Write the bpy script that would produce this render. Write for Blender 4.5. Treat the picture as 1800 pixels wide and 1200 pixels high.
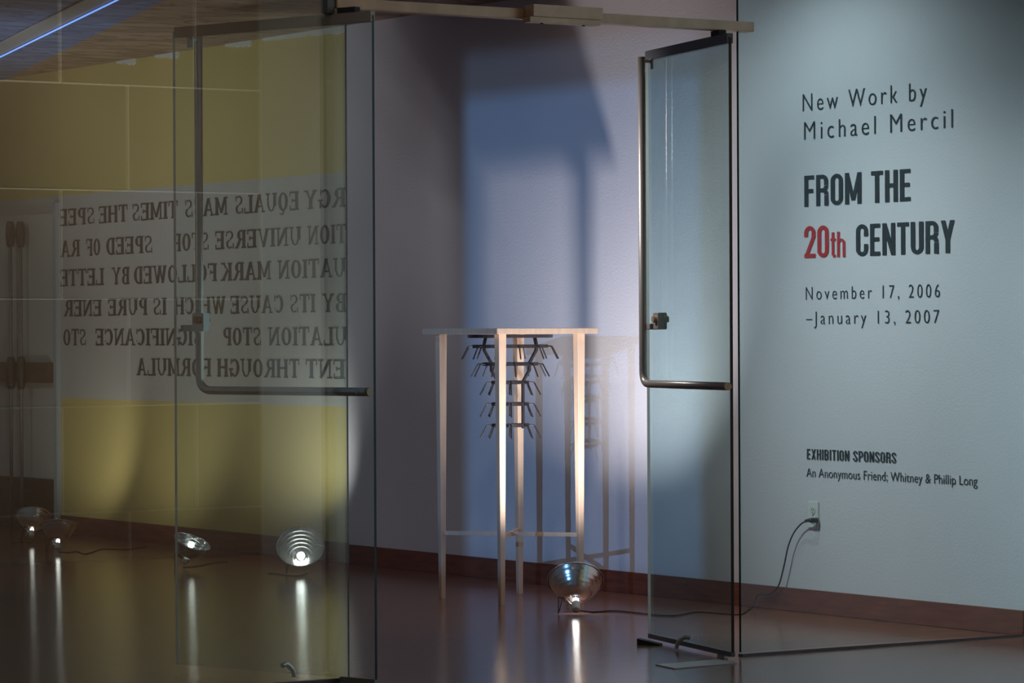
import bpy, bmesh, math, random
from mathutils import Vector, Matrix
R = math.radians
random.seed(4)
for o in list(bpy.data.objects): bpy.data.objects.remove(o)
S = bpy.context.scene
COL = S.collection

# ---------------------------------------------------------------- camera
# world: the long wall is the plane Y=0, the glass front is the plane X=0,
# gallery X<0, lobby X>0, floor Z=0
CX, CY, CZ, F = 9.966, -8.938, 1.2, 5900.0
cam = bpy.data.cameras.new('camera'); co = bpy.data.objects.new('camera', cam); COL.objects.link(co)
cam.sensor_width = 36; cam.lens = F/1800*36; cam.clip_end = 200
A = R(33.2); PITCH = -13/F; ROLL = 0.0048
rt = Vector((math.sin(A), math.cos(A), 0)); fw0 = Vector((-math.cos(A), math.sin(A), 0)); up0 = Vector((0, 0, 1))
fw = fw0*math.cos(PITCH)+up0*math.sin(PITCH); up = up0*math.cos(PITCH)-fw0*math.sin(PITCH)
r2 = rt*math.cos(ROLL)-up*math.sin(ROLL); u2 = up*math.cos(ROLL)+rt*math.sin(ROLL)
co.matrix_world = Matrix(((r2.x, u2.x, -fw.x, CX), (r2.y, u2.y, -fw.y, CY), (r2.z, u2.z, -fw.z, CZ), (0, 0, 0, 1)))
S.camera = co

def ray(px, py): return fw + r2*((px-900)/F) - u2*((py-600)/F)
def on_floor(px, py, z=0.0):
    d = ray(px, py); t = (z-CZ)/d.z; return Vector((CX+d.x*t, CY+d.y*t, z))
def on_wall(px, py, y=0.0):
    d = ray(px, py); t = (y-CY)/d.y; return Vector((CX+d.x*t, y, CZ+d.z*t))

# ---------------------------------------------------------------- world, exposure, lights
S.view_settings.view_transform = 'Standard'; S.view_settings.look = 'None'
S.view_settings.gamma = 1; S.view_settings.exposure = 0.0; S.view_settings.use_curve_mapping = False
w = bpy.data.worlds.new('lobby_air'); S.world = w; w.use_nodes = True
bg = w.node_tree.nodes['Background']; bg.inputs[0].default_value = (0.60, 0.66, 0.78, 1); bg.inputs[1].default_value = 0.085

def aim(o, target):
    o.rotation_euler = (Vector(target)-o.location).to_track_quat('-Z', 'Y').to_euler()
def spot(name, loc, target, power, color, angle, blend=0.6, radius=0.05):
    l = bpy.data.lights.new(name, 'SPOT'); l.energy = power; l.color = color
    l.spot_size = R(angle); l.spot_blend = blend; l.shadow_soft_size = radius
    o = bpy.data.objects.new(name, l); COL.objects.link(o); o.location = loc; aim(o, target); return o
def area(name, loc, target, power, color, sx, sy):
    l = bpy.data.lights.new(name, 'AREA'); l.energy = power; l.color = color; l.shape = 'RECTANGLE'; l.size = sx; l.size_y = sy
    o = bpy.data.objects.new(name, l); COL.objects.link(o); o.location = loc; aim(o, target); return o

# text wall spot, close to the wall
spot('title_spot', (-1.18, -1.00, 2.76), (-1.0, 0, 1.35), 36, (0.92, 0.97, 1.0), 126, 0.9, 0.03)
spot('title_spot', (-1.60, -2.5, 2.74), (-.45, 0, .62), 200, (1.0, 0.975, 0.98), 58, 1.0, 0.08)  # added fill for the lower part of the title wall
# low lamp light beyond the table (comes out of the clamp lamp on the floor)
LAMP1 = Vector((-1.93, -0.835, 0.135))
spot('lamp_beam', LAMP1, LAMP1+Vector((-.78, .44, 1.32)), 150, (1.0, 0.96, 0.98), 88, 1.0, 0.055)
# added blue spots for the daylight rectangle, cut by an unseen box
PJ = Vector((.7, -7.6, 1.95))
spot('projector_beam', PJ, (-2.9, 0, 1.2), 740, (0.16, 0.42, 1.0), 40, 0.2, 0.002)
spot('projector_beam', PJ-Vector((0, 0, .0078)), (-2.9, 0, 1.2), 320, (0.28, 0.52, 1.0), 40, 0.2, 0.002)
# soft white wash on the wall by the doorway
spot('wash_spot', (-1.15, -2.5, 2.74), (-2.75, 0, .8), 32, (1.0, 0.95, 0.99), 46, 1.0, 0.10)
spot('wash_spot', (-2.6, -3.2, 2.74), (-4.6, 0, .6), 15, (0.68, 0.80, 1.0), 66, 1.0, 0.12)  # added bluish fill in place of daylight on the wall further left
spot('header_spot', (.9, -3.7, 2.75), (0, -2.75, 2.33), 3.5, (1.0, .80, .58), 60, 1.0, 0.03)  # added to warm the left end of the header, no fixture there
spot('lobby_lamp_beam', (5.3, -.9, .25), (5.5, 0, .85), 24, (.85, 1, 1), 110, 1.0, .03)  # added to brighten this wall's reflection, no lobby lamp stands here
# warm dim gallery fill and the lobby's light on its stone wall
spot('gallery_fill', (-6.2, -2.8, 2.72), (-6.6, 0, 1.3), 19, (1.0, 0.95, 0.84), 100, 1.0, 0.1)
spot('gallery_fill', (-8.2, -2.8, 2.72), (-8.6, 0, 1.3), 16, (1.0, 0.95, 0.84), 100, 1.0, 0.1)
spot('ceiling_uplight', (-6.6, -3.0, .4), (-7.0, -1.0, 2.82), 100, (.80, .88, 1.0), 84, 1.0, 0.05)  # added from below to brighten the blue ceiling, no lamp there
spot('lobby_wash', (4.2, -1.6, 3.5), (6.2, -1.0, 1.3), 260, (1.0, 0.80, 0.58), 100, 1.0, 0.05)
spot('lobby_daylight', (3.2, -3.6, 4.4), (3.0, 0, 1.6), 750, (0.62, 0.85, 1.0), 74, 1.0, 0.05)

# ---------------------------------------------------------------- materials
def mat(name, col, rough=0.6, metal=0.0, spec=0.5, bump=None, vary=None, emis=None):
    m = bpy.data.materials.new(name); m.use_nodes = True; nt = m.node_tree; b = nt.nodes['Principled BSDF']
    b.inputs['Base Color'].default_value = (*col, 1); b.inputs['Roughness'].default_value = rough
    b.inputs['Metallic'].default_value = metal; b.inputs['Specular IOR Level'].default_value = spec
    tc = nt.nodes.new('ShaderNodeTexCoord')
    if vary:
        sc, amt, stretch = vary
        mp = nt.nodes.new('ShaderNodeMapping'); mp.inputs['Scale'].default_value = stretch
        n = nt.nodes.new('ShaderNodeTexNoise'); n.inputs['Scale'].default_value = sc; n.inputs['Detail'].default_value = 5
        rp = nt.nodes.new('ShaderNodeValToRGB')
        rp.color_ramp.elements[0].position = 0.3; rp.color_ramp.elements[1].position = 0.7
        rp.color_ramp.elements[0].color = (*[c*(1-amt) for c in col], 1); rp.color_ramp.elements[1].color = (*[min(1, c*(1+amt)) for c in col], 1)
        nt.links.new(tc.outputs['Object'], mp.inputs[0]); nt.links.new(mp.outputs[0], n.inputs['Vector'])
        nt.links.new(n.outputs['Fac'], rp.inputs[0]); nt.links.new(rp.outputs[0], b.inputs['Base Color'])
    if bump:
        sc, st, stretch = bump
        mp = nt.nodes.new('ShaderNodeMapping'); mp.inputs['Scale'].default_value = stretch
        n = nt.nodes.new('ShaderNodeTexNoise'); n.inputs['Scale'].default_value = sc; n.inputs['Detail'].default_value = 3
        bp = nt.nodes.new('ShaderNodeBump'); bp.inputs['Strength'].default_value = st; bp.inputs['Distance'].default_value = 0.01
        nt.links.new(tc.outputs['Object'], mp.inputs[0]); nt.links.new(mp.outputs[0], n.inputs['Vector'])
        nt.links.new(n.outputs['Fac'], bp.inputs['Height']); nt.links.new(bp.outputs[0], b.inputs['Normal'])
    if emis:
        b.inputs['Emission Color'].default_value = (*emis[0], 1); b.inputs['Emission Strength'].default_value = emis[1]
    return m

def glass_mat(name, tint, r0):
    m = bpy.data.materials.new(name); m.use_nodes = True; nt = m.node_tree; nt.nodes.clear()
    out = nt.nodes.new('ShaderNodeOutputMaterial'); mix = nt.nodes.new('ShaderNodeMixShader')
    tr = nt.nodes.new('ShaderNodeBsdfTransparent'); tr.inputs[0].default_value = (*tint, 1)
    gl = nt.nodes.new('ShaderNodeBsdfGlossy'); gl.inputs['Roughness'].default_value = 0.0
    lw = nt.nodes.new('ShaderNodeLayerWeight'); lw.inputs[0].default_value = 0.5
    p = nt.nodes.new('ShaderNodeMath'); p.operation = 'POWER'; p.inputs[1].default_value = 5
    ma = nt.nodes.new('ShaderNodeMath'); ma.operation = 'MULTIPLY_ADD'; ma.inputs[1].default_value = 1-r0; ma.inputs[2].default_value = r0
    nt.links.new(lw.outputs['Facing'], p.inputs[0]); nt.links.new(p.outputs[0], ma.inputs[0])
    nt.links.new(ma.outputs[0], mix.inputs[0]); nt.links.new(tr.outputs[0], mix.inputs[1]); nt.links.new(gl.outputs[0], mix.inputs[2])
    nt.links.new(mix.outputs[0], out.inputs[0]); return m

M = {}
M['white'] = mat('white_wall_paint', (0.70, 0.68, 0.71), 0.75, bump=(90, 0.12, (1, 1, 1)), vary=(1.2, 0.03, (1, 1, 1)))
M['yellow'] = mat('ochre_wall_paint', (0.60, 0.47, 0.175), 0.7, vary=(1.0, 0.06, (1, 1, 1)))
M['band'] = mat('grey_white_band_paint', (0.50, 0.47, 0.44), 0.7, vary=(1.0, 0.05, (1, 1, 1)))
M['board'] = mat('pale_board', (0.50, 0.50, 0.46), 0.6, vary=(1.5, 0.05, (1, 1, 1)))
M['brown'] = mat('brown_stained_wood', (0.20, 0.055, 0.032), 0.45, vary=(6, 0.25, (1, 1, 8)))
M['brown2'] = mat('dark_wainscot_wood', (0.10, 0.060, 0.040), 0.5, vary=(6, 0.2, (1, 1, 8)))
M['ceil'] = mat('veined_ceiling_board', (0.30, 0.215, 0.155), 0.7)
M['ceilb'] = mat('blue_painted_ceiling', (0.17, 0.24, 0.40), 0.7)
M['maple'] = mat('pale_maple', (0.60, 0.44, 0.32), 0.45, vary=(7, 0.10, (6, 6, 0.6)), bump=(30, 0.05, (8, 8, 1)))
M['bronze'] = mat('satin_bronze_metal', (0.52, 0.36, 0.23), 0.45, 0.55, vary=(12, 0.12, (1, 1, 1)))
M['steel'] = mat('satin_steel', (0.42, 0.37, 0.33), 0.36, 0.5)
M['rail'] = mat('dark_anodised_rail', (0.14, 0.135, 0.14), 0.4, 0.5)
M['dark'] = mat('dark_rubber', (0.02, 0.017, 0.015), 0.6)
M['iron'] = mat('galvanised_dark_iron', (0.024, 0.021, 0.024), 0.5, 0.3, vary=(30, 0.25, (1, 1, 1)))
M['alu'] = mat('spun_aluminium', (0.78, 0.78, 0.76), 0.20, 1.0)
M['porc'] = mat('white_porcelain', (0.66, 0.66, 0.64), 0.35)
M['cordm'] = mat('dark_rubber_cord', (0.030, 0.014, 0.014), 0.5)
M['plate'] = mat('white_plastic_plate', (0.74, 0.75, 0.73), 0.35)
M['ink'] = mat('black_vinyl', (0.012, 0.018, 0.022), 0.5)
M['red'] = mat('red_vinyl', (0.50, 0.018, 0.022), 0.5)
M['sleeve'] = mat('dark_grey_enamel', (0.035, 0.032, 0.030), 0.5)
M['polem'] = mat('dull_grey_conduit', (0.20, 0.19, 0.17), 0.5)
M['ink2'] = mat('grey_black_stencil_paint', (0.06, 0.056, 0.055), 0.7)
def lit_edge_mat(name, col):
    m = bpy.data.materials.new(name); m.use_nodes = True; nt = m.node_tree; nt.nodes.clear()
    o = nt.nodes.new('ShaderNodeOutputMaterial'); mx = nt.nodes.new('ShaderNodeMixShader'); d = nt.nodes.new('ShaderNodeBsdfDiffuse'); t = nt.nodes.new('ShaderNodeBsdfTranslucent')
    d.inputs[0].default_value = t.inputs[0].default_value = (*col, 1); mx.inputs[0].default_value = .5
    nt.links.new(d.outputs[0], mx.inputs[1]); nt.links.new(t.outputs[0], mx.inputs[2]); nt.links.new(mx.outputs[0], o.inputs[0]); return m
M['edge_pale'] = lit_edge_mat('pale_ground_glass_edge', (0.95, 0.97, 0.9))  # light carried to the free edge is put into this pale colour
M['edge'] = mat('polished_green_glass_edge', (0.002, 0.020, 0.024), 0.2)
M['bulb_soft'] = mat('frosted_lit_bulb', (1, 1, 1), 0.4, emis=((1.0, 0.98, 0.97), 13))
M['bulb_dim'] = mat('dim_lit_bulb', (1, 1, 1), 0.4, emis=((1.0, 0.98, 0.97), 20))
M['bulb'] = mat('lit_bulb', (1, 1, 1), 0.4, emis=((1.0, 0.97, 0.94), 60))
M['tube'] = mat('blue_light_tube', (0.2, 0.35, 1.0), 0.4, emis=((0.18, 0.36, 1.0), 1.5))
M['stone'] = mat('brown_limestone', (0.30, 0.22, 0.155), 0.7, vary=(3, 0.12, (1, 1, 1)), bump=(20, 0.2, (1, 1, 1)))
M['grout'] = mat('pale_grout', (0.92, 0.90, 0.82), 0.8)
M['lobby'] = mat('lobby_wall_paint', (0.62, 0.66, 0.70), 0.8)
M['glass'] = glass_mat('door_glass', (0.75, 0.865, 0.86), 0.045)
M['glassD'] = glass_mat('left_door_glass', (0.925, 0.965, 0.965), 0.04)
M['chrome'] = mat('polished_chrome', (0.72, 0.71, 0.68), 0.22, 1.0)  # left handle's metal, brightened to look faint behind the reflection
M['railL'] = mat('brown_anodised_rail', (0.36, 0.29, 0.23), 0.4, 0.4)  # left door's rail, colour lightened to make up for dim light there
M['glassL'] = glass_mat('fixed_panel_glass', (0.885, 0.925, 0.89), 0.085)
M['glassR'] = glass_mat('clear_fixed_panel_glass', (0.825, 0.945, 0.955), 0.045)
M['post'] = mat('pale_grey_enamel', (0.38, 0.41, 0.44), 0.5)
M['projector'] = mat('black_enamel', (0.02, 0.02, 0.02), 0.5)

# floor: dark glossy boards, grain running across the view
def floor_mat():
    m = bpy.data.materials.new('polished_wood_floor'); m.use_nodes = True; nt = m.node_tree; b = nt.nodes['Principled BSDF']
    tc = nt.nodes.new('ShaderNodeTexCoord'); mp = nt.nodes.new('ShaderNodeMapping')
    mp.inputs['Rotation'].default_value = (0, 0, R(0)); mp.inputs['Scale'].default_value = (14, 1.2, 1)
    n = nt.nodes.new('ShaderNodeTexNoise'); n.inputs['Scale'].default_value = 3; n.inputs['Detail'].default_value = 6
    rp = nt.nodes.new('ShaderNodeValToRGB'); rp.color_ramp.elements[0].position = .3; rp.color_ramp.elements[1].position = .72
    rp.color_ramp.elements[0].color = (0.165, 0.070, 0.046, 1); rp.color_ramp.elements[1].color = (0.36, 0.175, 0.12, 1)
    nt.links.new(tc.outputs['Object'], mp.inputs[0]); nt.links.new(mp.outputs[0], n.inputs['Vector']); nt.links.new(n.outputs['Fac'], rp.inputs[0])
    nt.links.new(rp.outputs[0], b.inputs['Base Color'])
    mp2 = nt.nodes.new('ShaderNodeMapping'); mp2.inputs['Scale'].default_value = (22, 3.5, 1)
    n2 = nt.nodes.new('ShaderNodeTexNoise'); n2.inputs['Scale'].default_value = 7; n2.inputs['Detail'].default_value = 3
    bp = nt.nodes.new('ShaderNodeBump'); bp.inputs['Strength'].default_value = 0.15; bp.inputs['Distance'].default_value = 0.004
    nt.links.new(tc.outputs['Object'], mp2.inputs[0]); nt.links.new(mp2.outputs[0], n2.inputs['Vector'])
    nt.links.new(n2.outputs['Fac'], bp.inputs['Height']); nt.links.new(bp.outputs[0], b.inputs['Normal'])
    b.inputs['Roughness'].default_value = 0.15; b.inputs['Specular IOR Level'].default_value = 0.36
    return m
M['floor'] = floor_mat()

def ceil_mat(name, c0, c1, dark):
    m = M[name]; nt = m.node_tree; b = nt.nodes['Principled BSDF']
    tc = nt.nodes.new('ShaderNodeTexCoord'); mp = nt.nodes.new('ShaderNodeMapping'); mp.inputs['Scale'].default_value = (2.2, 0.8, 1); mp.inputs['Rotation'].default_value = (0, 0, R(14))
    n = nt.nodes.new('ShaderNodeTexNoise'); n.inputs['Scale'].default_value = 2.6; n.inputs['Detail'].default_value = 6; n.inputs['Distortion'].default_value = 1.4
    rp = nt.nodes.new('ShaderNodeValToRGB'); e = rp.color_ramp.elements
    e[0].position = 0.40; e[0].color = (*c0, 1); e[1].position = 0.62; e[1].color = (*c1, 1)
    x = e.new(0.47); x.color = (*dark, 1); y = e.new(0.50); y.color = (*c0, 1)
    nt.links.new(tc.outputs['Object'], mp.inputs[0]); nt.links.new(mp.outputs[0], n.inputs['Vector']); nt.links.new(n.outputs['Fac'], rp.inputs[0]); nt.links.new(rp.outputs[0], b.inputs['Base Color'])
ceil_mat('ceil', (0.30, 0.21, 0.15), (0.36, 0.27, 0.20), (0.15, 0.10, 0.08))
ceil_mat('ceilb', (0.10, 0.21, 0.48), (0.15, 0.28, 0.56), (0.05, 0.11, 0.26))  # blue of the daylight is put into the ceiling colour

# ---------------------------------------------------------------- mesh helpers
def link(name, bm, m, parent=None, smooth=False, mats=None):
    me = bpy.data.meshes.new(name); bm.to_mesh(me); bm.free()
    for x in (mats or [m]): me.materials.append(x)
    if smooth:
        for p in me.polygons: p.use_smooth = True
    o = bpy.data.objects.new(name, me); COL.objects.link(o)
    if parent: o.parent = parent
    return o
def tag(o, label, cat, group=None):
    o['label'] = label; o['category'] = cat
    if group: o['group'] = group
    return o
def struct(o, label=None):
    o['kind'] = 'structure'
    if label: o['label'] = label
    return o
def empty(name, loc, rot=0):
    o = bpy.data.objects.new(name, None); COL.objects.link(o); o.location = loc; o.rotation_euler = (0, 0, rot); o.empty_display_size = .05; return o
def box(bm, x0, x1, y0, y1, z0, z1, mx=None, bevel=0.0):
    t = bmesh.new(); bmesh.ops.create_cube(t, size=1)
    bmesh.ops.scale(t, vec=(abs(x1-x0), abs(y1-y0), abs(z1-z0)), verts=t.verts)
    if bevel: bmesh.ops.bevel(t, geom=list(t.edges), offset=bevel, segments=2, affect='EDGES')
    bmesh.ops.translate(t, vec=((x0+x1)/2, (y0+y1)/2, (z0+z1)/2), verts=t.verts)
    if mx is not None: bmesh.ops.transform(t, matrix=mx, verts=t.verts)
    me = bpy.data.meshes.new('tmp'); t.to_mesh(me); t.free(); bm.from_mesh(me); bpy.data.meshes.remove(me)
    return bm
def bx(*a, **k): return box(bmesh.new(), *a, **k)
def tube(bm, pts, r, n=10, caps=True, closed=False):
    pts = [Vector(p) for p in pts]; rings = []; L = len(pts); prev = None
    for i, p in enumerate(pts):
        if closed: d = pts[(i+1) % L]-pts[i-1]
        else: d = pts[min(i+1, L-1)]-pts[max(i-1, 0)]
        d.normalize()
        if prev is None:
            a = Vector((0, 0, 1)) if abs(d.z) < .9 else Vector((1, 0, 0)); u = d.cross(a).normalized()
        else:
            u = (prev-d*prev.dot(d)).normalized()
        prev = u; v = d.cross(u); rr = r[i] if isinstance(r, (list, tuple)) else r
        rings.append([bm.verts.new(p+u*math.cos(2*math.pi*k/n)*rr+v*math.sin(2*math.pi*k/n)*rr) for k in range(n)])
    for i in range(L if closed else L-1):
        a, b = rings[i], rings[(i+1) % L]
        for k in range(n): bm.faces.new((a[k], a[(k+1) % n], b[(k+1) % n], b[k]))
    if caps and not closed:
        bm.faces.new(rings[0][::-1]); bm.faces.new(rings[-1])
    return bm
def lathe(bm, prof, n=48, capb=False, capt=False):
    rings = [[bm.verts.new((r*math.cos(2*math.pi*k/n), r*math.sin(2*math.pi*k/n), z)) for k in range(n)] for r, z in prof]
    for a, b in zip(rings, rings[1:]):
        for k in range(n): bm.faces.new((a[k], a[(k+1) % n], b[(k+1) % n], b[k]))
    if capb: bm.faces.new(rings[0][::-1])
    if capt: bm.faces.new(rings[-1])
    return bm
def smooth_path(pts, k=6):
    P = [Vector(p) for p in pts]; out = []
    for i in range(len(P)-1):
        a, b, c, d = P[max(i-1, 0)], P[i], P[i+1], P[min(i+2, len(P)-1)]
        for j in range(k):
            t = j/k; out.append(0.5*((2*b)+(c-a)*t+(2*a-5*b+4*c-d)*t*t+(3*b-a-3*c+d)*t**3))
    out.append(P[-1]); return out
def fillet(pts, rad, k=8):
    P = [Vector(p) for p in pts]; out = [P[0]]
    for i in range(1, len(P)-1):
        a = (P[i-1]-P[i]).normalized(); b = (P[i+1]-P[i]).normalized()
        s, e = P[i]+a*rad, P[i]+b*rad
        for j in range(k+1):
            t = j/k; out.append(s*(1-t)**2+P[i]*2*t*(1-t)+e*t*t)
    out.append(P[-1]); return out

# ---------------------------------------------------------------- structure
def grid_plane(x0, x1, y0, y1, z, thick): return bx(x0, x1, y0, y1, z-thick if thick > 0 else z, z if thick > 0 else z-thick)
struct(link('floor', bx(-14, 14, -14, 0.5, -0.1, 0), M['floor']), 'dark red-brown polished wood floor')
CEIL = 2.825
struct(link('wall_back', bx(-5.286, 0.0, 0, 0.15, 0, 3.4), M['white']), 'white gallery wall behind the slender table and the exhibition title')
struct(link('wall_lobby', bx(0.0, 6.2, 0, 0.15, 0, 4.2), M['lobby']), 'pale lobby wall beyond the glass front')
# reflected ochre wall, built as a solid wall (three paints on one wall)
bm = bmesh.new(); Z0, Z1 = 0.822, 2.058; XE = -8.73
for (xa, xb, za, zb, mi) in ((XE, -5.286, 0, Z0, 0), (XE, -5.286, Z0, Z1, 1), (XE, -5.286, Z1, 2.9, 0), (-11, XE, Z1, 2.9, 0), (-11, XE, 0, Z1, 2)):
    n0 = len(bm.faces); box(bm, xa, xb, 0, 0.15, za, zb); bm.faces.ensure_lookup_table()
    for f in bm.faces[n0:]: f.material_index = mi
struct(link('wall_left', bm, None, mats=[M['yellow'], M['band'], M['band']]), 'ochre wall with a pale band carrying reversed black lettering')
# ceiling: brown veined part and daylight-blue part, divided by a slanting line
pa, pb = on_floor(0, 145, CEIL), on_floor(290, 0, CEIL); dr = (pb-pa).normalized()
q0, q1 = pa-dr*((0.14-pa.y)/-dr.y), pb+dr*4.5
def slab(poly, z0, z1):
    b = bmesh.new(); lo = [b.verts.new((p[0], p[1], z0)) for p in poly]; hi = [b.verts.new((p[0], p[1], z1)) for p in poly]
    b.faces.new(lo); b.faces.new(hi[::-1]); n = len(poly)
    for i in range(n): b.faces.new((lo[i], hi[i], hi[(i+1) % n], lo[(i+1) % n]))
    bmesh.ops.recalc_face_normals(b, faces=b.faces); return b
struct(link('ceiling', slab([(q0.x, q0.y), (0, 0.14), (0, q1.y), (q1.x, q1.y)], CEIL, CEIL+.06), M['ceil']), 'brown veined ceiling')
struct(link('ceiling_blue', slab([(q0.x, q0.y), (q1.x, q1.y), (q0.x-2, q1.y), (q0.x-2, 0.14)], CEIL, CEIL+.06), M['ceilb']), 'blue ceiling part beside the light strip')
# baseboards
struct(link('baseboard_back', bx(-5.286, 0, -0.014, 0, 0, 0.100, bevel=.002), M['brown']), 'red-brown baseboard')
struct(link('baseboard_left', bx(XE, -5.286, -0.014, 0, 0, 0.106, bevel=.002), M['brown']), 'red-brown baseboard below the ochre wall')
# alcove trim at the far left
struct(link('trim_1', bx(-8.775, -8.725, -0.035, 0, 0, 2.02, bevel=.004), M['post']), 'pale vertical edge post')
a = on_wall(50, 840, -.02); struct(link('trim_2', bx(-10.8, -8.775, -0.03, 0, 0, a.z, bevel=.003), M['brown2']), 'brown wainscot at far left')
a, b_ = on_wall(50, 672, -.05), on_wall(50, 637, -.05)
struct(link('trim_3', bx(-10.8, -8.80, -0.06, 0, a.z, b_.z, bevel=.004), M['brown2']), 'brown horizontal rail at far left')
a = on_wall(50, 377, -.02); struct(link('trim_4', bx(-10.8, -8.79, -0.025, 0, b_.z+.0, a.z, bevel=.003), M['board']), 'pale board above the brown rail')
for i, (xa, xb, ya, yb) in enumerate(((205, 236, 111, 104), (272, 312, 94, 86), (396, 440, 75, 67), (462, 606, 63, 47))):  # pale slivers stand in for light at the ceiling edge
    p, q = on_wall(xa, ya, -.01), on_wall(xb, yb, -.01)
    b = bmesh.new(); n = 9; top = []; bot = []
    for k in range(n+1):
        x = p.x+(q.x-p.x)*k/n; hgt = .010+.030*(k/n)*(1-.4*(k % 2))*random.uniform(.5, 1)
        bot.append(b.verts.new((x, -.012, CEIL-.004-hgt))); top.append(b.verts.new((x, -.012, CEIL)))
    for k in range(n): b.faces.new((bot[k], bot[k+1], top[k+1], top[k]))
    g = bmesh.ops.extrude_face_region(b, geom=list(b.faces)); bmesh.ops.translate(b, vec=(0, .012, 0), verts=[v for v in g['geom'] if isinstance(v, bmesh.types.BMVert)])
    bmesh.ops.recalc_face_normals(b, faces=b.faces)
    struct(link('trim_%d' % (5+i), b, M['plate']), 'pale broken strip along the top of the ochre wall')

# stone wall in the lobby, seen in the glass
sw = struct(link('wall_stone', bx(6.215, 6.5, -5.2, 0.1, 0, 4.2), M['grout']), 'lobby wall faced with brown stone slabs')
rows = [0, .262, .829, 1.399, 1.978, 2.542, 3.11, 3.68]
off = [-.807, -.40, -.807, -.40, -.807, -.40, -.807]
slabs = {}
for i in range(len(rows)-1):
    ys = [0.0]; y = off[i]
    while y > -5.0: ys.append(y); y -= 0.803
    ys.append(-5.2)
    for y1, y0 in zip(ys, ys[1:]):
        o = link('stone_slab', bx(6.206+.003*random.random(), 6.22, y0+.006, y1-.006, rows[i]+.006, rows[i+1]-.006, bevel=.001), M['stone'], sw)

# ---------------------------------------------------------------- glass front
def glass_box(name, L, T, z0, z1, m, parent=None, mx=None):
    b = bx(0, L, -T/2, T/2, z0, z1)
    b.faces.ensure_lookup_table()
    for f in b.faces:
        f.normal_update(); f.material_index = 0 if abs(f.normal.y) > .9 else (2 if f.normal.x > .9 else 1)
    if mx is not None: bmesh.ops.transform(b, matrix=mx, verts=b.verts)
    return link(name, b, None, parent, mats=[m, M['edge'], M['edge_pale'] if parent else M['edge']])
GY = 1.410
rot = Matrix.Rotation(R(90), 4, 'Z')
w1 = struct(glass_box('window_1', GY+.01, .012, 0.015, CEIL, M['glassR'], mx=Matrix.Translation((0, -GY, 0)) @ rot), 'fixed clear glass panel in front of the exhibition title')
link('base_channel', bx(-.013, .013, -GY, -.02, 0, .009, bevel=.001), M['rail'], w1)
w2 = struct(glass_box('window_2', 4.0, .012, 0.015, CEIL, M['glassL'], mx=Matrix.Translation((0, -7.094, 0)) @ rot), 'fixed tinted glass panel left of the doorway')
link('base_channel', bx(-.013, .013, -7.094, -3.094, 0, .022, bevel=.002), M['rail'], w2)
# header beam
hb = struct(link('trim_9', bx(-.028, .028, -3.144, -1.352, 2.318, 2.354, bevel=.002), M['bronze']), 'bronze header beam over the doorway')
link('lock_housing', bx(.028, .085, -2.375, -2.075, 2.323, 2.366, bevel=.002), M['bronze'], hb)
lp = link('strike_plate', bx(.03, .078, -2.385, -2.080, 2.303, 2.3225, bevel=.002), M['bronze'], hb)
b = bmesh.new()
for y in (-2.32, -2.14): lathe(b, [(.006, 2.2995), (.006, 2.303)], 12, True, True); bmesh.ops.translate(b, vec=(.055, y, 0), verts=b.verts[-24:])
link('screw', b, M['dark'], lp)
link('panel_clip', bx(-.02, .02, -3.18, -3.146, 2.30, 2.40, bevel=.003), M['rail'], hb)

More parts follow.
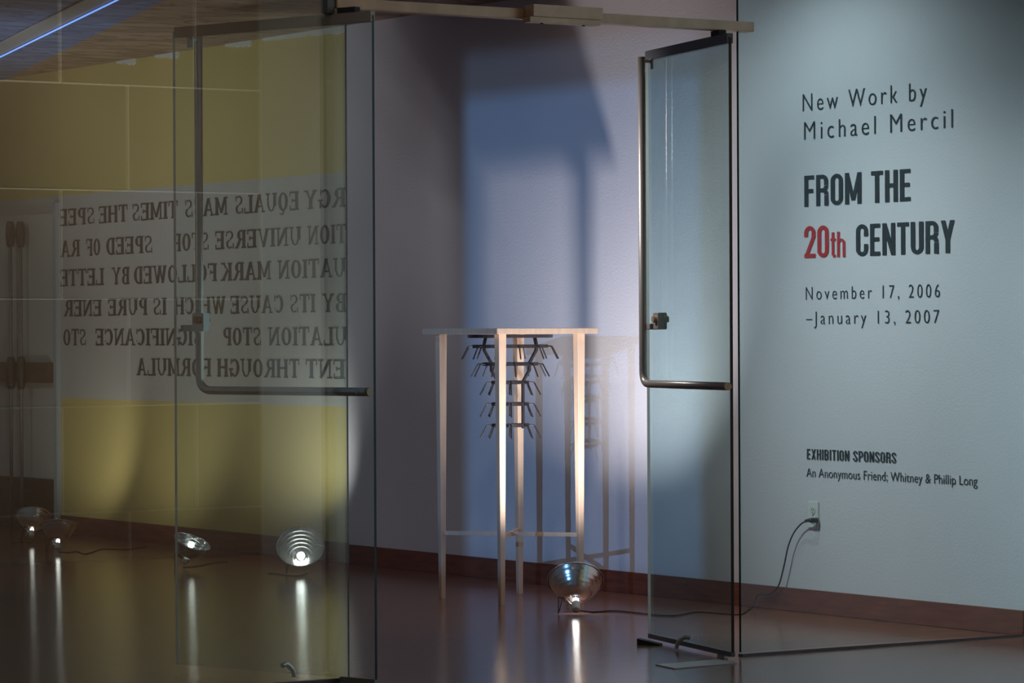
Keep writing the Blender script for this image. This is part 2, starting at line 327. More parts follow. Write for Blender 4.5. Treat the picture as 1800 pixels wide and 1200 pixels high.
def door(name, hinge, free, side, label, bar_end, gm='glass', sm='steel', rm='rail', bottom=True):
    hinge = Vector((*hinge, 0)); free = Vector((*free, 0)); d = (free-hinge); L = d.length; ang = math.atan2(d.y, d.x)
    root = empty(name, hinge, ang); struct(root, label)
    glass_box('glass_pane', L, .012, .028, 2.285, M[gm], root)
    link('top_rail', bx(0.0, L-.012, -.0125, .0125, 2.262, 2.300, bevel=.0015), M[rm], root)
    link('bottom_rail', bx(0.0, L-.006 if bottom else .16, -.0095, .0095, .012, .030, bevel=.0015), M[rm], root)
    b = bmesh.new(); box(b, .07, .15, -.014, .014, 2.300, 2.318); tube(b, [(.10, 0, 2.295), (.10, 0, 2.319)], .009)
    link('top_pivot', b, M['dark'], root)
    b = bmesh.new(); tube(b, [(.10, 0, 0.0), (.10, 0, .012)], .02, 16); link('bottom_pivot', b, M[sm], root)
    s = side; oy = .050*s; e = L-.072; zb = 1.005
    path = fillet([(e, oy, 2.272), (e, oy, zb), (bar_end, oy*.55, zb)], .055, 10)
    hd = link('handle', tube(bmesh.new(), path, .0148, 16), M[sm], root, True)
    b = bmesh.new(); tube(b, [(e, oy, 2.255), (e+.0, .004*s, 2.255)], .006, 10)
    box(b, e-.014, e+.014, .006*s, .014*s, 2.225, 2.268, bevel=.002); link('handle_mount', b, M[sm], hd)
    b = bmesh.new(); lathe(b, [(.0001, -.004), (.0148, -.004), (.0148, .012), (.0001, .012)], 16)
    dv = (path[-1]-path[-2]).normalized(); bmesh.ops.transform(b, matrix=Matrix.Translation(path[-1]) @ dv.to_track_quat('Z', 'Y').to_matrix().to_4x4(), verts=b.verts)
    link('end_cap', b, M['bronze'], hd, False)
    b = bmesh.new(); tube(b, [(path[-1].x+.03, path[-1].y, zb), (path[-1].x+.03, .005*s, zb)], .006, 10); link('bar_mount', b, M[sm], hd)
    # lock
    b = bmesh.new(); box(b, L-.155, L-.10, -.019, .019, 1.215, 1.280, bevel=.003); box(b, L-.10, L-.02, .006*s, .020*s, 1.215, 1.238, bevel=.002)
    lk = link('lock', b, M[sm], root)
    b = bmesh.new(); tube(b, [(L-.13, -.032, 1.255), (L-.13, .032, 1.255)], .013, 20); link('lock_cylinder', b, M['bronze'], lk)
    # kick down stop
    b = bmesh.new(); tube(b, smooth_path([(L*.47, .012*s, .050), (L*.47, .035*s, .052), (L*.47+.01*s, .055*s, .030), (L*.47+.012*s, .060*s, .008)], 4), [.009]*8+[.008]*4+[.011], 10)
    st = link('door_stop', b, M[sm], root)
    return root
dR = door('door_1', (.103, -1.522), (-.708, -1.318), 1, 'right glass door leaf standing open into the gallery', -.02)
dL = door('door_2', (.170, -3.086), (-.729, -3.377), -1, 'left glass door leaf standing open behind the fixed panel', .058, 'glassD', 'chrome', 'railL', False)
P1, P2 = on_floor(1122, 1133), on_floor(1162, 1134)
b = bmesh.new(); d = (P2-P1); Lw = d.length; an = math.atan2(d.y, d.x)
for x, hw, hz in ((0, .020, .026),):
    vs = [b.verts.new(v) for v in ((0, -.02, 0), (Lw, -.02, 0), (Lw, .02, 0), (0, .02, 0), (0, -.02, .026), (0, .02, .026), (Lw, -.02, .006), (Lw, .02, .006))]
    for f in ((0, 3, 2, 1), (4, 6, 7, 5), (0, 1, 6, 4), (3, 5, 7, 2), (0, 4, 5, 3), (1, 2, 7, 6)): b.faces.new([vs[i] for i in f])
bmesh.ops.recalc_face_normals(b, faces=b.faces)
o = link('door_wedge', b, M['dark']); o.location = P1; o.rotation_euler = (0, 0, an)
tag(o, 'black rubber wedge on the floor under the free corner of the right glass door', 'door wedge')
poly = [on_floor(*p) for p in ((1152, 1169), (1186, 1176), (1296, 1166), (1262, 1160))]
tag(link('floor_plate', slab(poly, 0.0005, .004), M['steel']), 'thin grey metal floor plate in front of the right glass door', 'floor plate')

# ---------------------------------------------------------------- table
TX, TY = -2.75, -0.63
table = tag(empty('tall_table', (TX, TY, 0)), 'tall pale maple table with slender tapered legs in front of the wall', 'table')
link('table_top', bx(-.314, .314, -.27, .27, 1.2, 1.226, bevel=.0015), M['maple'], table)
def leg_bm(x, y):
    b = bmesh.new(); vs = []
    for z, s in ((0, .0115), (1.2, .0195)):
        cx = x-math.copysign(.0, x); vs.append([b.verts.new((cx+i*s, y+j*s, z)) for i, j in ((-1, -1), (1, -1), (1, 1), (-1, 1))])
    b.faces.new(vs[0][::-1]); b.faces.new(vs[1])
    for k in range(4): b.faces.new((vs[0][k], vs[0][(k+1) % 4], vs[1][(k+1) % 4], vs[1][k]))
    bmesh.ops.bevel(b, geom=[e for e in b.edges if abs(e.verts[0].co.z-e.verts[1].co.z) > .5], offset=.0015, segments=1, affect='EDGES')
    return b
LX, LY = .248, .211
for sx in (-1, 1):
    for sy in (-1, 1): link('leg', leg_bm(sx*LX, sy*LY), M['maple'], table)
dg = math.hypot(LX, LY)
for s, w_ in ((1, 0), (-1, .0005)):
    an = math.atan2(s*LY, LX); link('stretcher', bx(-dg+.008, dg-.008, -.006, .006, .288-w_, .306+w_, mx=Matrix.Rotation(an, 4, 'Z')), M['maple'], table)

# ---------------------------------------------------------------- bottle rack under the table top
rack = tag(empty('bottle_rack', (TX+.005, TY, 1.2)), 'dark galvanised bottle drying rack hanging upside down under the maple table top', 'bottle rack')
RC = Matrix.Identity(4)
def ring_band(r, z0, z1, t=.003):
    b = bmesh.new(); lathe(b, [(r, z0), (r, z1), (r-t, z1), (r-t, z0), (r, z0)], 40); bmesh.ops.recalc_face_normals(b, faces=b.faces); return b
b = bmesh.new(); lathe(b, [(.115, -.002), (.193, -.002), (.193, -.015), (.186, -.017), (.186, -.006), (.115, -.006), (.115, -.002)], 44)
bmesh.ops.recalc_face_normals(b, faces=b.faces); link('top_hoop', b, M['iron'], rack)
levels = [(.172, -.055, 12), (.127, -.135, 10), (.085, -.218, 8), (.085, -.316, 8), (.085, -.412, 8)]
hook_cache = {}
for (r, z, n) in levels:
    rg = link('hoop', ring_band(r, z-.0075, z+.0075), M['iron'], rack)
    if r not in hook_cache:
        pth = fillet([(r-.004, 0, 0), (r+.022, 0, 0), (r+.052, 0, -.057)], .006, 4)
        me = bpy.data.meshes.new('hook'); hb_ = bmesh.new(); tube(hb_, pth, .0033, 8); hb_.to_mesh(me); hb_.free(); me.materials.append(M['iron']); hook_cache[r] = me
    for k in range(n):
        o = bpy.data.objects.new('hook', hook_cache[r]); COL.objects.link(o); o.parent = rg
        o.location = (0, 0, z); o.rotation_euler = (0, 0, 2*math.pi*(k+.3)/n)
prof = [(.160, -.016), (.172, -.055), (.168, -.075), (.127, -.128), (.124, -.150), (.124, -.165), (.088, -.208), (.083, -.23), (.083, -.425)]
for k in range(4):
    b = bmesh.new(); rows_ = []
    an = R(12)+k*math.pi/2
    for r, z in prof:
        rows_.append([b.verts.new((r-.003+i*.0035, j*.007, z)) for i, j in ((-1, -1), (1, -1), (1, 1), (-1, 1))])
    for p, q in zip(rows_, rows_[1:]):
        for i in range(4): b.faces.new((p[i], p[(i+1) % 4], q[(i+1) % 4], q[i]))
    b.faces.new(rows_[0][::-1]); b.faces.new(rows_[-1]); bmesh.ops.recalc_face_normals(b, faces=b.faces)
    o = link('upright_strap', b, M['iron'], rack); o.rotation_euler = (0, 0, an)

# ---------------------------------------------------------------- clamp lamps
def clamp_lamp(neck, axis, scale, label, group='clamp lamps standing on the gallery floor', guard=.0016, roll=0, bulb='bulb_dim', br=.013, bz=.002):
    # local: neck at origin, opening towards +Z
    root = empty('clamp_lamp', (neck[0], neck[1], 0)); tag(root, label, 'lamp', group)
    q = Vector(axis).to_track_quat('Z', 'Y'); mx = Matrix.Translation((0, 0, neck[2])) @ q.to_matrix().to_4x4() @ Matrix.Rotation(roll, 4, 'Z') @ Matrix.Scale(scale, 4)
    def part(name, b, m, parent=root, smooth=True):
        bmesh.ops.transform(b, matrix=mx, verts=b.verts); return link(name, b, m, parent, smooth)
    prof = []
    N = 26
    for i in range(N+1):
        t = i/N; r = .024+(.118-.024)*t**.70; z = .008+.106*t**1.3
        r += (.0012 if br > .02 else .0004)*math.sin(i*math.pi*.5)
        prof.append((r, z))
    prof += [(.1215, prof[-1][1]+.001), (.1215, prof[-1][1]-.003)]
    part('reflector', lathe(bmesh.new(), prof, 56), M['alu'])
    b = bmesh.new(); zr = prof[-1][1]
    tube(b, [(.121*math.cos(a), .121*math.sin(a), zr) for a in [k*math.pi/24 for k in range(48)]], .0022, 8, closed=True)
    part('rim', b, M['steel'])
    if guard:
        for a0 in (0, math.pi/2):
            b = bmesh.new(); pts = []
            for k in range(17):
                t = math.pi*k/16; pts.append((.120*math.cos(t)*math.cos(a0), .120*math.cos(t)*math.sin(a0), zr+.026*math.sin(t)))
            tube(b, pts, guard, 6); part('guard_wire', b, M['alu'])
    so = part('socket', lathe(bmesh.new(), [(.0001, -.052), (.0165, -.052), (.0185, -.047), (.0185, -.018), (.0150, -.012), (.0150, -.008), (.0001, -.008)], 24), M['porc'])
    b = bmesh.new(); bmesh.ops.create_uvsphere(b, u_segments=20, v_segments=12, radius=br); bmesh.ops.translate(b, vec=(0, 0, bz), verts=b.verts)
    part('bulb', b, M[bulb])
    b = bmesh.new(); tube(b, [(.016, .0, -.020), (.031, 0, -.020), (.036, .0, -.030), (.034, 0, -.045)], .004, 8); tube(b, [(.031, -.012, -.02), (.031, .012, -.02)], .0055, 10)
    part('clamp', b, M['steel'])
    # spring clamp legs down to the floor
    inv = mx.inverted()
    left = Vector((-rt.x, -rt.y, 0)).normalized()
    b = bmesh.new(); f0 = left*.075*scale; z0 = neck[2]
    for s in (-.010, .010):
        tube(b, fillet([Vector((0, 0, z0-.012*scale))+left*.020*scale, f0*.85+Vector((0, 0, z0+.018))+left*s, f0+Vector((0, 0, .003))], .004, 3), .0022, 6)
    link('clamp_leg', b, M['dark'], root, True)
    return root
lamp_a = clamp_lamp((-1.905, -.850, .058), (-.56, .37, .72), 1.0, 'aluminium clamp lamp on the floor right of the maple table, seen from behind', bulb='bulb')
lamp_b = clamp_lamp((-4.72, -.60, .078), (.70, -.44, .62), .98, 'aluminium clamp lamp with open ribbed reflector turned to the viewer, nearest the doorway post', br=.021, bz=.026, bulb='bulb_soft')  # lamps b to e are lamps reflected in the glass, built solid here
lamp_c = clamp_lamp((-5.42, -.88, .060), (.40, .155, .87), .80, 'small tilted clamp lamp glowing beside the free edge of the left door', br=.021, bz=.090, bulb='bulb_soft')
lamp_d = clamp_lamp((-6.86, -.92, .070), (-.30, .20, .90), .85, 'clamp lamp with large wire guard at the foot of the pale post, far left', guard=.0042)
lamp_e = clamp_lamp((-7.75, -.66, .084), (-.45, .30, .83), .85, 'leftmost clamp lamp on the floor, in front of the brown wainscot')
# bulbs' light upward for the left lamps
spot('lamp_beam', (-5.0, -.45, .20), (-5.95, 0, .95), 24, (1, .97, .92), 78, 1.0, .03)
spot('lamp_beam', (-5.45, -.86, .20), (-6.1, 0, 1.3), 9, (1, .97, .92), 110, .8, .03)
spot('lamp_beam', (-6.9, -.85, .20), (-7.3, 0, 1.0), 9, (1, .97, .92), 110, .8, .03)
spot('lamp_beam', (-7.8, -.62, .20), (-8.35, 0, .8), 9, (1, .97, .92), 100, .8, .03)

def lamp_world(root, v): return Vector(v)-root.location
# cord of the right lamp: along the floor, up the baseboard, to the outlet
fp = [(1014, 1079), (1040, 1077), (1075, 1075), (1105, 1077), (1140, 1081), (1165, 1083), (1190, 1083), (1225, 1077), (1262, 1079), (1290, 1081), (1305, 1080)]
pts = [on_floor(*p)+Vector((0, 0, .0045)) for p in fp]
pts[0] = Vector((-1.890, -.868, .022))
P = [on_wall(x, y, -.03) for x, y in [(1330, 1047), (1338, 1044), (1352, 1044), (1368, 1030), (1378, 995), (1385, 962), (1395, 937), (1409, 920)]]
mid = [on_wall(1318, 1075, -.10), on_wall(1326, 1062, -.05)]
for v in mid+P: v.z = max(v.z, .0045)
allp = [Vector((p.x, p.y, p.z)) for p in pts+mid+P]; allp.append(on_wall(1420, 916, -.042))
cord = link('power_cord', tube(bmesh.new(), [p-lamp_a.location for p in smooth_path(allp, 6)], .0035, 8), M['cordm'], lamp_a, True)
pl = on_wall(1429, 916, -.03)
b = bmesh.new(); base = Vector((pl.x, -.030, pl.z))-lamp_a.location
tube(b, [base+Vector((-.040, -.012, .002)), base+Vector((-.018, -.008, .004)), base+Vector((0, -.004, .004)), base+Vector((.006, -.004, .003))], [.004, .008, .012, .008], 10)
tube(b, [base+Vector((0, 0, .004)), base+Vector((0, .022, .004))], .011, 12)
link('plug', b, M['cordm'], cord, True)
# short cords of the far lamps
def floor_cord(lamp, name, px):
    pts = [on_floor(*p)+Vector((0, 0, .0035)) for p in px]
    link('power_cord', tube(bmesh.new(), [p-lamp.location for p in smooth_path(pts, 5)], .003, 6), M['cordm'], lamp, True)
floor_cord(lamp_b, 'c', [(540, 1008), (520, 1013), (490, 1010), (470, 1008)])
floor_cord(lamp_c, 'c', [(322, 998), (345, 996), (375, 990), (400, 988)])
floor_cord(lamp_d, 'c', [(103, 970), (118, 972), (135, 970), (148, 974), (160, 972), (178, 966), (205, 966), (228, 966), (258, 960)])
floor_cord(lamp_e, 'c', [(58, 950), (50, 954), (38, 953), (22, 955)])

# ---------------------------------------------------------------- wall outlet
oc = on_wall(1431, 905)
out = tag(empty('wall_outlet', (oc.x, 0, oc.z)), 'white duplex wall outlet with a black plug, below the sponsor lettering', 'outlet')
link('cover_plate', bx(-.035, .035, -.006, 0, -.058, .058, bevel=.002), M['plate'], out)
for z in (.020, -.020):
    b = bmesh.new(); lathe(b, [(.0165, 0), (.0165, .003), (.0001, .003)], 24)
    bmesh.ops.transform(b, matrix=Matrix.Translation((0, -.006, z)) @ Matrix.Rotation(R(90), 4, 'X'), verts=b.verts)
    s = link('socket_face', b, M['porc'], out)
    if z > 0:
        b = bmesh.new(); box(b, -.0075, -.005, -.0095, -.0085, z-.001, z+.009); box(b, .005, .0075, -.0095, -.0085, z-.001, z+.009); tube(b, [(0, -.0095, z-.008), (0, -.0085, z-.008)], .003, 10)
        link('slots', b, M['dark'], s)
b = bmesh.new(); tube(b, [(0, -.0075, 0), (0, -.005, 0)], .003, 10); link('screw', b, M['dark'], out)

# ---------------------------------------------------------------- reflected slab-serif lettering, built reversed on the pale band
TK, TN, SV = .19, .095, .085   # thick stem, thin stroke, serif depth
def L_(x0, y0, x1, y1, t): return ('l', x0, y0, x1, y1, t)
def stem(x, t=TK, top=True, bot=True, sw=.14):
    r = [L_(x, 0, x, 1, t)]
    if top: r.append(L_(x-sw, 1-SV/2, x+sw, 1-SV/2, SV))
    if bot: r.append(L_(x-sw, SV/2, x+sw, SV/2, SV))
    return r
def arc(cx, cy, rx, ry, a0, a1, tx=TK, ty=TN): return [('a', cx, cy, rx, ry, a0, a1, tx, ty)]
G = {}
G['A'] = (.80, [L_(.14, 0, .39, 1, TN), L_(.40, 1, .66, 0, TK), L_(.22, .33, .58, .33, TN), L_(.0, SV/2, .26, SV/2, SV), L_(.52, SV/2, .80, SV/2, SV), L_(.27, .975, .46, .975, .05)])
G['B'] = (.70, stem(.16, sw=.16)+[L_(.16, .965, .42, .965, TN), L_(.16, .53, .42, .53, TN), L_(.16, .035, .42, .035, TN)]+arc(.40, .765, .20, .235, -90, 90)+arc(.42, .265, .22, .265, -90, 90))
G['C'] = (.70, arc(.36, .5, .32, .5, 48, 312)+[L_(.62, .68, .62, 1, .06), L_(.62, .22, .62, .30, .06)])
G['D'] = (.72, stem(.16, sw=.16)+[L_(.16, .965, .34, .965, TN), L_(.16, .035, .34, .035, TN)]+arc(.33, .5, .34, .5, -90, 90))
G['E'] = (.66, stem(.16, sw=.16)+[L_(.16, .965, .62, .965, TN), L_(.16, .52, .48, .52, TN), L_(.16, .035, .62, .035, TN), L_(.60, .74, .60, 1, .06), L_(.60, 0, .60, .27, .06), L_(.47, .40, .47, .64, .055)])
G['F'] = (.64, stem(.16, sw=.16)+[L_(.16, .965, .62, .965, TN), L_(.16, .50, .46, .50, TN), L_(.60, .72, .60, 1, .06), L_(.45, .38, .45, .62, .055)])
G['G'] = (.76, arc(.36, .5, .32, .5, 48, 320)+[L_(.60, .70, .60, 1, .06), L_(.62, .0, .62, .42, .11), L_(.46, .42, .76, .42, TN)])
G['H'] = (.80, stem(.16)+stem(.64)+[L_(.16, .52, .64, .52, TN)])
G['I'] = (.34, stem(.17, sw=.17))
G['K'] = (.78, stem(.16)+[L_(.20, .42, .62, .97, TN), L_(.33, .58, .64, .0, TK*.9), L_(.48, .965, .76, .965, SV), L_(.48, SV/2, .78, SV/2, SV)])
G['L'] = (.64, stem(.17, sw=.17)+[L_(.16, .035, .60, .035, TN), L_(.60, 0, .60, .32, .06)])
G['M'] = (.92, [L_(.14, 0, .14, 1, TN), L_(.77, 0, .77, 1, TK), L_(.17, 1, .46, .12, TK*.9), L_(.46, .12, .74, 1, TN), L_(0, SV/2, .28, SV/2, SV), L_(.62, SV/2, .92, SV/2, SV), L_(0, .965, .20, .965, SV), L_(.74, .965, .92, .965, SV)])
G['N'] = (.80, [L_(.15, 0, .15, 1, TN), L_(.66, 0, .66, 1, TN), L_(.17, .98, .65, .03, TK), L_(0, SV/2, .29, SV/2, SV), L_(0, .965, .22, .965, SV), L_(.51, .965, .80, .965, SV)])
G['O'] = (.74, arc(.37, .5, .33, .5, 0, 360))
G['P'] = (.66, stem(.16, sw=.16)+[L_(.16, .965, .40, .965, TN), L_(.16, .46, .40, .46, TN)]+arc(.39, .712, .22, .285, -90, 90))
G['Q'] = (.74, arc(.37, .5, .33, .5, 0, 360)+[L_(.30, .02, .42, -.20, .09), L_(.40, -.20, .62, -.14, .06)])
G['R'] = (.76, stem(.16, sw=.16)+[L_(.16, .965, .40, .965, TN), L_(.16, .49, .40, .49, TN), L_(.40, .49, .64, .0, TK*.9), L_(.56, SV/2, .76, SV/2, SV)]+arc(.39, .727, .21, .27, -90, 90))
G['S'] = (.62, arc(.31, .745, .23, .25, 40, 270, .11, .075)+arc(.31, .255, .24, .25, -140, 90, .12, .075)+[L_(.53, .70, .53, 1, .055), L_(.07, 0, .07, .30, .055)])
G['T'] = (.70, [L_(.35, 0, .35, 1, TK), L_(.20, SV/2, .50, SV/2, SV), L_(.03, .965, .67, .965, TN), L_(.05, .70, .05, 1, .06), L_(.65, .70, .65, 1, .06)])
G['U'] = (.78, [L_(.16, .30, .16, 1, TK), L_(.63, .30, .63, 1, TN), L_(.0, .965, .32, .965, SV), L_(.50, .965, .78, .965, SV)]+arc(.395, .32, .235, .31, 180, 360, .11, .075))
G['V'] = (.80, [L_(.14, 1, .40, 0, TK), L_(.40, 0, .66, 1, TN), L_(0, .965, .28, .965, SV), L_(.54, .965, .80, .965, SV)])
G['W'] = (1.05, [L_(.13, 1, .32, 0, TK), L_(.32, 0, .52, .95, TN), L_(.50, 1, .71, 0, TK), L_(.71, 0, .92, 1, TN), L_(0, .965, .27, .965, SV), L_(.79, .965, 1.05, .965, SV), L_(.40, .965, .62, .965, SV)])
G['Y'] = (.78, [L_(.39, 0, .39, .46, TK), L_(.13, 1, .39, .45, TK*.9), L_(.39, .45, .64, 1, TN), L_(0, .965, .27, .965, SV), L_(.52, .965, .78, .965, SV), L_(.24, SV/2, .54, SV/2, SV)])
def glyph_quads(strokes):
    out = []
    for s in strokes:
        if s[0] == 'l':
            _, x0, y0, x1, y1, t = s; d = Vector((x1-x0, y1-y0)); n = Vector((-d.y, d.x)).normalized()*t/2
            if abs(d.x) > .01 and abs(d.y) > .3: n = Vector((t/2, 0))      # slanting strokes end flat
            out.append([(x0-n.x, y0-n.y), (x1-n.x, y1-n.y), (x1+n.x, y1+n.y), (x0+n.x, y0+n.y)])
        else:
            _, cx, cy, rx, ry, a0, a1, tx, ty = s; N = max(6, int(abs(a1-a0)/15))
            for i in range(N):
                q = []
                for k, o_ in ((i, 0), (i+1, 0), (i+1, 1), (i, 1)):
                    a = R(a0+(a1-a0)*k/N); q.append((cx+(rx-o_*tx)*math.cos(a), cy+(ry-o_*ty)*math.sin(a)))
                out.append(q)
    return out
def word(s, px_right, px_left, zb, h, parent):
    """reversed: the word starts at its right end and runs to the left"""
    xr = on_wall(px_right, 500, -.002).x; xl = on_wall(px_left, 500, -.002).x
    gap = .05; tot = sum(G[c][0] for c in s)+gap*(len(s)-1); sc = (xr-xl)/tot; x = 0
    for c in s:
        b = bmesh.new()
        for k, q in enumerate(glyph_quads(G[c][1])):
            vs = [b.verts.new((-p[0]*sc, -.0002*(k % 7), p[1]*h)) for p in q]
            b.faces.new(vs)
        o = link('letter', b, M['ink2'], parent); o.location = (xr-x*sc-parent.location.x, 0, zb-parent.location.z)
        x += G[c][0]+gap
cx_ = lambda v: v/2.57
LINES = [
 (1.874, .100, [('RGY', 1562, 1375), ('EQUALS', 1352, 1062), ('MASS', 1030, 835), ('TIMES', 805, 597), ('THE', 578, 447), ('SPEE', 430, 268)], 'reversed slab-serif line beginning RGY EQUALS MASS, topmost on the band'),
 (1.683, .100, [('TION', 1566, 1390), ('UNIVERSE', 1362, 972), ('STOP', 945, 782), ('SPEED', 690, 478), ('OF', 455, 390), ('RA', 362, 275)], 'reversed slab-serif line reading TION UNIVERSE STOP SPEED OF RA'),
 (1.505, .100, [('UATION', 1562, 1255), ('MARK', 1225, 998), ('FOLLOWED', 980, 603), ('BY', 585, 505), ('LETTE', 470, 272)], 'reversed slab-serif line reading UATION MARK FOLLOWED BY LETTE'),
 (1.321, .097, [('BY', 1562, 1455), ('ITS', 1425, 1308), ('CAUSE', 1282, 1040), ('WHICH', 1018, 785), ('IS', 752, 690), ('PURE', 665, 487), ('ENER', 458, 288)], 'reversed slab-serif line reading BY ITS CAUSE WHICH IS PURE ENER'),
 (1.144, .098, [('ULATION', 1566, 1210), ('STOP', 1180, 1005), ('SIGNIFICANCE', 912, 430), ('STO', 388, 283)], 'reversed slab-serif line reading ULATION STOP SIGNIFICANCE STO'),
 (.969, .100, [('ENT', 1556, 1378), ('THROUGH', 1352, 978), ('FORMULA', 952, 615)], 'reversed slab-serif line reading ENT THROUGH FORMULA, lowest on the band')]
for zb, h, words, lab in LINES:
    e = empty('wall_lettering', (-6.9, -.002, zb)); tag(e, lab, 'lettering', 'reversed black lettering on the ochre wall')
    for s, a, c in words: word(s, cx_(a), cx_(c), zb, h, e)

# ---------------------------------------------------------------- title lettering
def text_mesh(s, spacing=1.0, bold=0.0):
    c = bpy.data.curves.new('t', 'FONT'); c.body = s; c.size = 1; c.space_character = spacing; c.offset = bold; c.extrude = 0.0; c.resolution_u = 6
    o = bpy.data.objects.new('t', c); COL.objects.link(o); bpy.context.view_layer.update()
    me = bpy.data.meshes.new_from_object(o.evaluated_get(bpy.context.evaluated_depsgraph_get())); bpy.data.objects.remove(o); return me
def bounds(me, ax): v = [p.co[ax] for p in me.vertices]; return min(v), max(v)
def islands(me):
    n = len(me.vertices); par = list(range(n))
    def find(i):
        while par[i] != i: par[i] = par[par[i]]; i = par[i]
        return i
    for p in me.polygons:
        v = list(p.vertices)
        for k in v[1:]: par[find(k)] = find(v[0])
    gr = {}
    for p in me.polygons: gr.setdefault(find(p.vertices[0]), []).append(list(p.vertices))
    items = []
    for ps in gr.values():
        xs = [me.vertices[i].co.x for p in ps for i in p]; items.append([min(xs), max(xs), ps])
    items.sort(key=lambda t: t[0]); out = []
    for it in items:
        if out and it[0] < out[-1][1]-.3*min(it[1]-it[0], out[-1][1]-out[-1][0]): out[-1][1] = max(out[-1][1], it[1]); out[-1][2] += it[2]
        else: out.append(it)
    return out
GROUP = 'exhibition lettering on the white wall'
def line(s, pxl, pyl, pxr, cap, label, spacing=1.0, bold=0.0, xoff=0):
    me = text_mesh(s, spacing, bold); href = bounds(text_mesh('H', 1, bold), 1)
    x0, x1 = bounds(me, 0); a = on_wall(pxl, pyl, -.002); bxx = on_wall(pxr, pyl, -.002).x
    top = on_wall(pxl, pyl-cap, -.002).z; sx = (bxx-a.x)/(x1-x0); sz = (top-a.z)/(href[1]-href[0])
    e = empty('wall_lettering', (a.x, -.0025, a.z)); tag(e, label, 'lettering', GROUP)
    for lo, hi, ps in islands(me):
        b = bmesh.new(); mp = {}
        for p in ps:
            for i in p:
                if i not in mp:
                    v = me.vertices[i].co; mp[i] = b.verts.new(((v.x-lo)*sx, 0, (v.y-max(href[0], 0))*sz))
            try: b.faces.new([mp[i] for i in p])
            except ValueError: pass
        o = link('letter', b, M['ink'], e); o.location = ((lo-x0)*sx, 0, 0)
    return e
# bold condensed letters
B = {}; T = .150; W_ = .45
def V(x, y0=0, y1=1, t=T): return L_(x, y0, x, y1, t)
def H_(x0, x1, y, t=.13): return L_(x0, y, x1, y, t)
xl_, xr_ = T/2, W_-T/2; rr = W_/2
def capt(y=1): return arc(rr, y-rr, rr, rr, 0, 180, T, .13)
def capb(y=0): return arc(rr, y+rr, rr, rr, 180, 360, T, .13)
B['E'] = (.38, [V(xl_), H_(0, .37, .935), H_(0, .34, .51), H_(0, .37, .065)])
B['F'] = (.37, [V(xl_), H_(0, .37, .935), H_(0, .34, .50)])
B['H'] = (W_, [V(xl_), V(xr_), H_(.1, .35, .52)])
B['I'] = (T, [V(xl_)])
B['T'] = (.42, [V(.21), H_(0, .42, .935)])
B['M'] = (.60, [V(xl_), V(.60-xl_), L_(xl_, 1, .30, .12, T*.85), L_(.30, .12, .60-xl_, 1, T*.85)])
B['N'] = (.47, [V(xl_), V(.47-xl_), L_(xl_, .98, .47-xl_, .02, T)])
B['O'] = (W_, capt()+capb()+[V(xl_, rr, 1-rr), V(xr_, rr, 1-rr)])
B['0'] = B['O']
B['U'] = (W_, capb()+[V(xl_, rr, 1), V(xr_, rr, 1)])
B['C'] = (W_, capt()+capb()+[V(xl_, rr, 1-rr), V(xr_, rr, .38), V(xr_, .62, 1-rr)])
B['R'] = (.47, [V(xl_), H_(.1, .24, .935), H_(.1, .26, .50), V(xr_, .66, .82), V(xr_+.01, 0, .34)]+arc(.24, .79, .21, .21, 0, 90, T, .13)+arc(.24, .645, .21, .21, -90, 0, T, .13)+arc(.25, .355, .21, .21, 0, 80, T, .13))
B['P'] = (.45, [V(xl_), H_(.1, .24, .935), H_(.1, .24, .455), V(xr_, .59, .80)]+arc(.24, .79, .21, .21, 0, 90, T, .13)+arc(.24, .60, .21, .21, -90, 0, T, .13))
B['B'] = (.46, [V(xl_), H_(.1, .24, .935), H_(.1, .24, .065), H_(.1, .27, .52), V(xr_, .66, .82), V(xr_, .2, .4)]+arc(.24, .79, .21, .21, 0, 90, T, .13)+arc(.24, .66, .21, .2, -90, 0, T, .13)+arc(.24, .38, .21, .2, 0, 90, T, .13)+arc(.24, .21, .21, .21, -90, 0, T, .13))
B['S'] = (W_, capt()+capb()+[V(xl_, .70, .78), V(xr_, .70, .78), V(xl_, .22, .32), V(xr_, .2, .30), L_(xl_, .72, xr_, .28, .19)])
B['Y'] = (.48, [V(.24, 0, .46), L_(xl_, 1, .24, .40, T), L_(.48-xl_, 1, .24, .40, T)])
B['X'] = (.46, [L_(xl_, 0, .46-xl_, 1, T), L_(xl_, 1, .46-xl_, 0, T)])
B['2'] = (W_, capt()+[V(xl_, .66, .80), V(xr_, .62, .80), L_(xl_+.01, .06, xr_, .66, T*1.05), H_(0, W_, .065)])
B['t'] = (.27, [V(.12, .08, .98, .13), H_(0, .26, .69, .10), H_(.12, .26, .055, .11)])
B['h'] = (.40, [V(.065, 0, 1, .13), V(.335, 0, .55, .13)]+arc(.20, .53, .20, .20, 0, 180, .13, .12))
def bold_line(e, s, pxl, pyl, pxr, cap, m, name='letter', gap=.075):
    a = on_wall(pxl, pyl, -.002); xr = on_wall(pxr, pyl, -.002).x; h = on_wall(pxl, pyl-cap, -.002).z-a.z
    wd = lambda c: .20 if c == ' ' else B[c][0]
    tot = sum(wd(c) for c in s)+gap*(len(s)-1); sc = (xr-a.x)/tot; x = 0
    if e is None: e = empty('wall_lettering', (a.x, -.0025, a.z))
    for c in s:
        if c != ' ':
            b = bmesh.new()
            for k, q in enumerate(glyph_quads(B[c][1])): b.faces.new([b.verts.new((p[0]*sc, -.0002*(k % 7), p[1]*h)) for p in q])
            o = link(name, b, m, e); o.location = (a.x+x*sc-e.location.x, 0, a.z-e.location.z)
        x += wd(c)+gap
    return e
line('New Work by', 1411, 196, 1629, 30.5, 'thin spaced lettering reading New Work by, top line on the wall', 1.35, -.006)
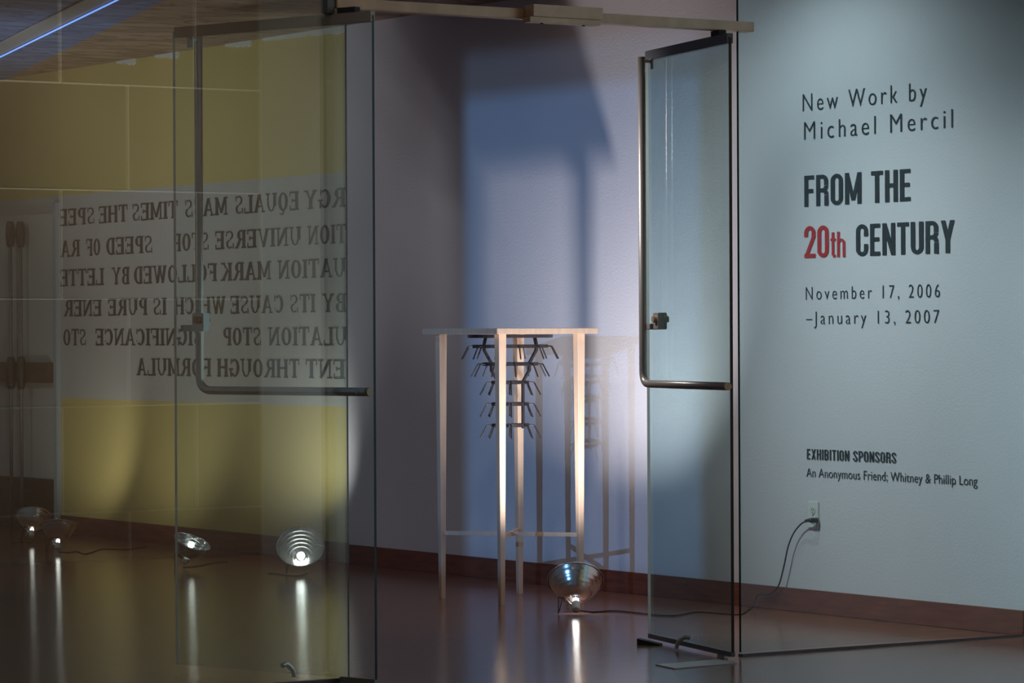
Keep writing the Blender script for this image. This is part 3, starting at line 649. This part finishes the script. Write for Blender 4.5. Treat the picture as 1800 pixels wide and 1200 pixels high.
line('Michael Mercil', 1413.5, 245.7, 1675, 31, 'thin spaced second line reading Michael Mercil', 1.35, -.006)
tag(bold_line(None, 'FROM THE', 1414, 363.5, 1601, 54.5, M['ink']), 'large bold condensed black letters reading FROM THE', 'lettering', GROUP)
t20 = bold_line(None, '20', 1414, 453.5, 1457, 56, M['red'], 'red_numeral'); tag(t20, 'large bold line reading 20th CENTURY with red numeral', 'lettering', GROUP)
bold_line(t20, 'th', 1460, 452.5, 1486, 45, M['red'], 'red_letter', .05)
bold_line(t20, 'CENTURY', 1505, 450.5, 1678, 56, M['ink'])
line('November 17, 2006', 1416.5, 526.5, 1652, 22, 'small spaced date line reading November 17, 2006', 1.45, -.008)
line('\u2013January 13, 2007', 1417, 569.5, 1651, 22, 'small spaced date line reading January 13, 2007 after a dash', 1.40, -.008)
tag(bold_line(None, 'EXHIBITION SPONSORS', 1418.5, 807, 1575.5, 18.5, M['ink'], gap=.10), 'small bold condensed heading reading EXHIBITION SPONSORS', 'lettering', GROUP)
line('An Anonymous Friend; Whitney & Phillip Long', 1417.5, 837.5, 1718, 15.5, 'small thin sponsor line beginning An Anonymous Friend, lowest lettering', 1.02, -.002)

# ---------------------------------------------------------------- far left details
for px_, lab in ((19, 'leftmost pale vertical pole with dark clamps in front of the board'), (37, 'right one of the two pale vertical poles at far left')):
    p = on_wall(px_, 600, -.08); q = on_wall(px_, 392, -.08)
    e = empty('vertical_pole', (p.x, p.y, 0)); tag(e, lab, 'pole', 'two poles at far left')
    link('pole_tube', tube(bmesh.new(), [(0, 0, 0), (0, 0, q.z)], .011, 14), M['polem'], e, True)
    for z, hh in ((q.z-.07, .16), ((on_wall(20, 655, -.08)).z, .2)):
        b = bmesh.new(); tube(b, [(0, 0, z-hh/2), (0, 0, z-hh/2+.02), (0, 0, z), (0, 0, z+hh/2-.02), (0, 0, z+hh/2)], [.019, .026, .030, .026, .019], 16); link('clamp_sleeve', b, M['sleeve'], e, True)
# linear light on the ceiling
pa, pb = on_floor(0, 101, CEIL-.02), on_floor(212, -2, CEIL-.02); d = (pb-pa).normalized()
pa -= d*1.0; pb += d*1.0; Lg = (pb-pa).length
e = empty('light_strip', (pa.x, pa.y, CEIL-.004), math.atan2(d.y, d.x)); tag(e, 'blue glowing light strip in a grey channel across the top left corner', 'light strip')
link('channel', bx(0, Lg, -.135, -.006, -.006, 0, bevel=.001), M['post'], e)
link('tube', tube(bmesh.new(), [(0, 0, -.014), (Lg, 0, -.014)], .004, 12), M['tube'], e, True)

# ---------------------------------------------------------------- added unseen box whose aperture cuts the blue light to a rectangle
xa, xb, za, zb = -4.11, -2.15, -.10, 2.365; dd = .30
pr = tag(empty('framing_projector', (PJ.x, PJ.y, PJ.z)), 'black framing projector with rectangular aperture', 'projector')
qm = (Vector((-2.9, 0, 1.2))-PJ).to_track_quat('-Z', 'Y').to_matrix().to_4x4(); inv = qm.inverted()
cor = [inv @ (Vector((x, 0, z))-PJ) for x, z in ((xa, za), (xb, za), (xb, zb), (xa, zb))]
cor = [Vector((c.x/-c.z*dd, c.y/-c.z*dd, -dd)) for c in cor]
b = bmesh.new(); W = .2
outer = [Vector((-W, -W, -dd)), Vector((W, -W, -dd)), Vector((W, W, -dd)), Vector((-W, W, -dd))]
iv = [b.verts.new(c) for c in cor]; ov = [b.verts.new(c) for c in outer]
for k in range(4): b.faces.new((iv[k], iv[(k+1) % 4], ov[(k+1) % 4], ov[k]))
g = bmesh.ops.extrude_face_region(b, geom=list(b.faces)); bmesh.ops.translate(b, vec=(0, 0, .002), verts=[v for v in g['geom'] if isinstance(v, bmesh.types.BMVert)])
bmesh.ops.transform(b, matrix=qm, verts=b.verts); link('aperture_plate', b, M['projector'], pr)
b = bmesh.new()
for x0, x1, y0, y1 in ((-W, -W+.004, -W, W), (W-.004, W, -W, W), (-W, W, -W, -W+.004), (-W, W, W-.004, W)): box(b, x0, x1, y0, y1, -dd, .1)
box(b, -W, W, -W, W, .1, .104); bmesh.ops.transform(b, matrix=qm, verts=b.verts); link('housing', b, M['projector'], pr)
link('floor_stand', tube(bmesh.new(), [(0, 0, -PJ.z), (0, 0, -.2)], .02, 12), M['projector'], pr)
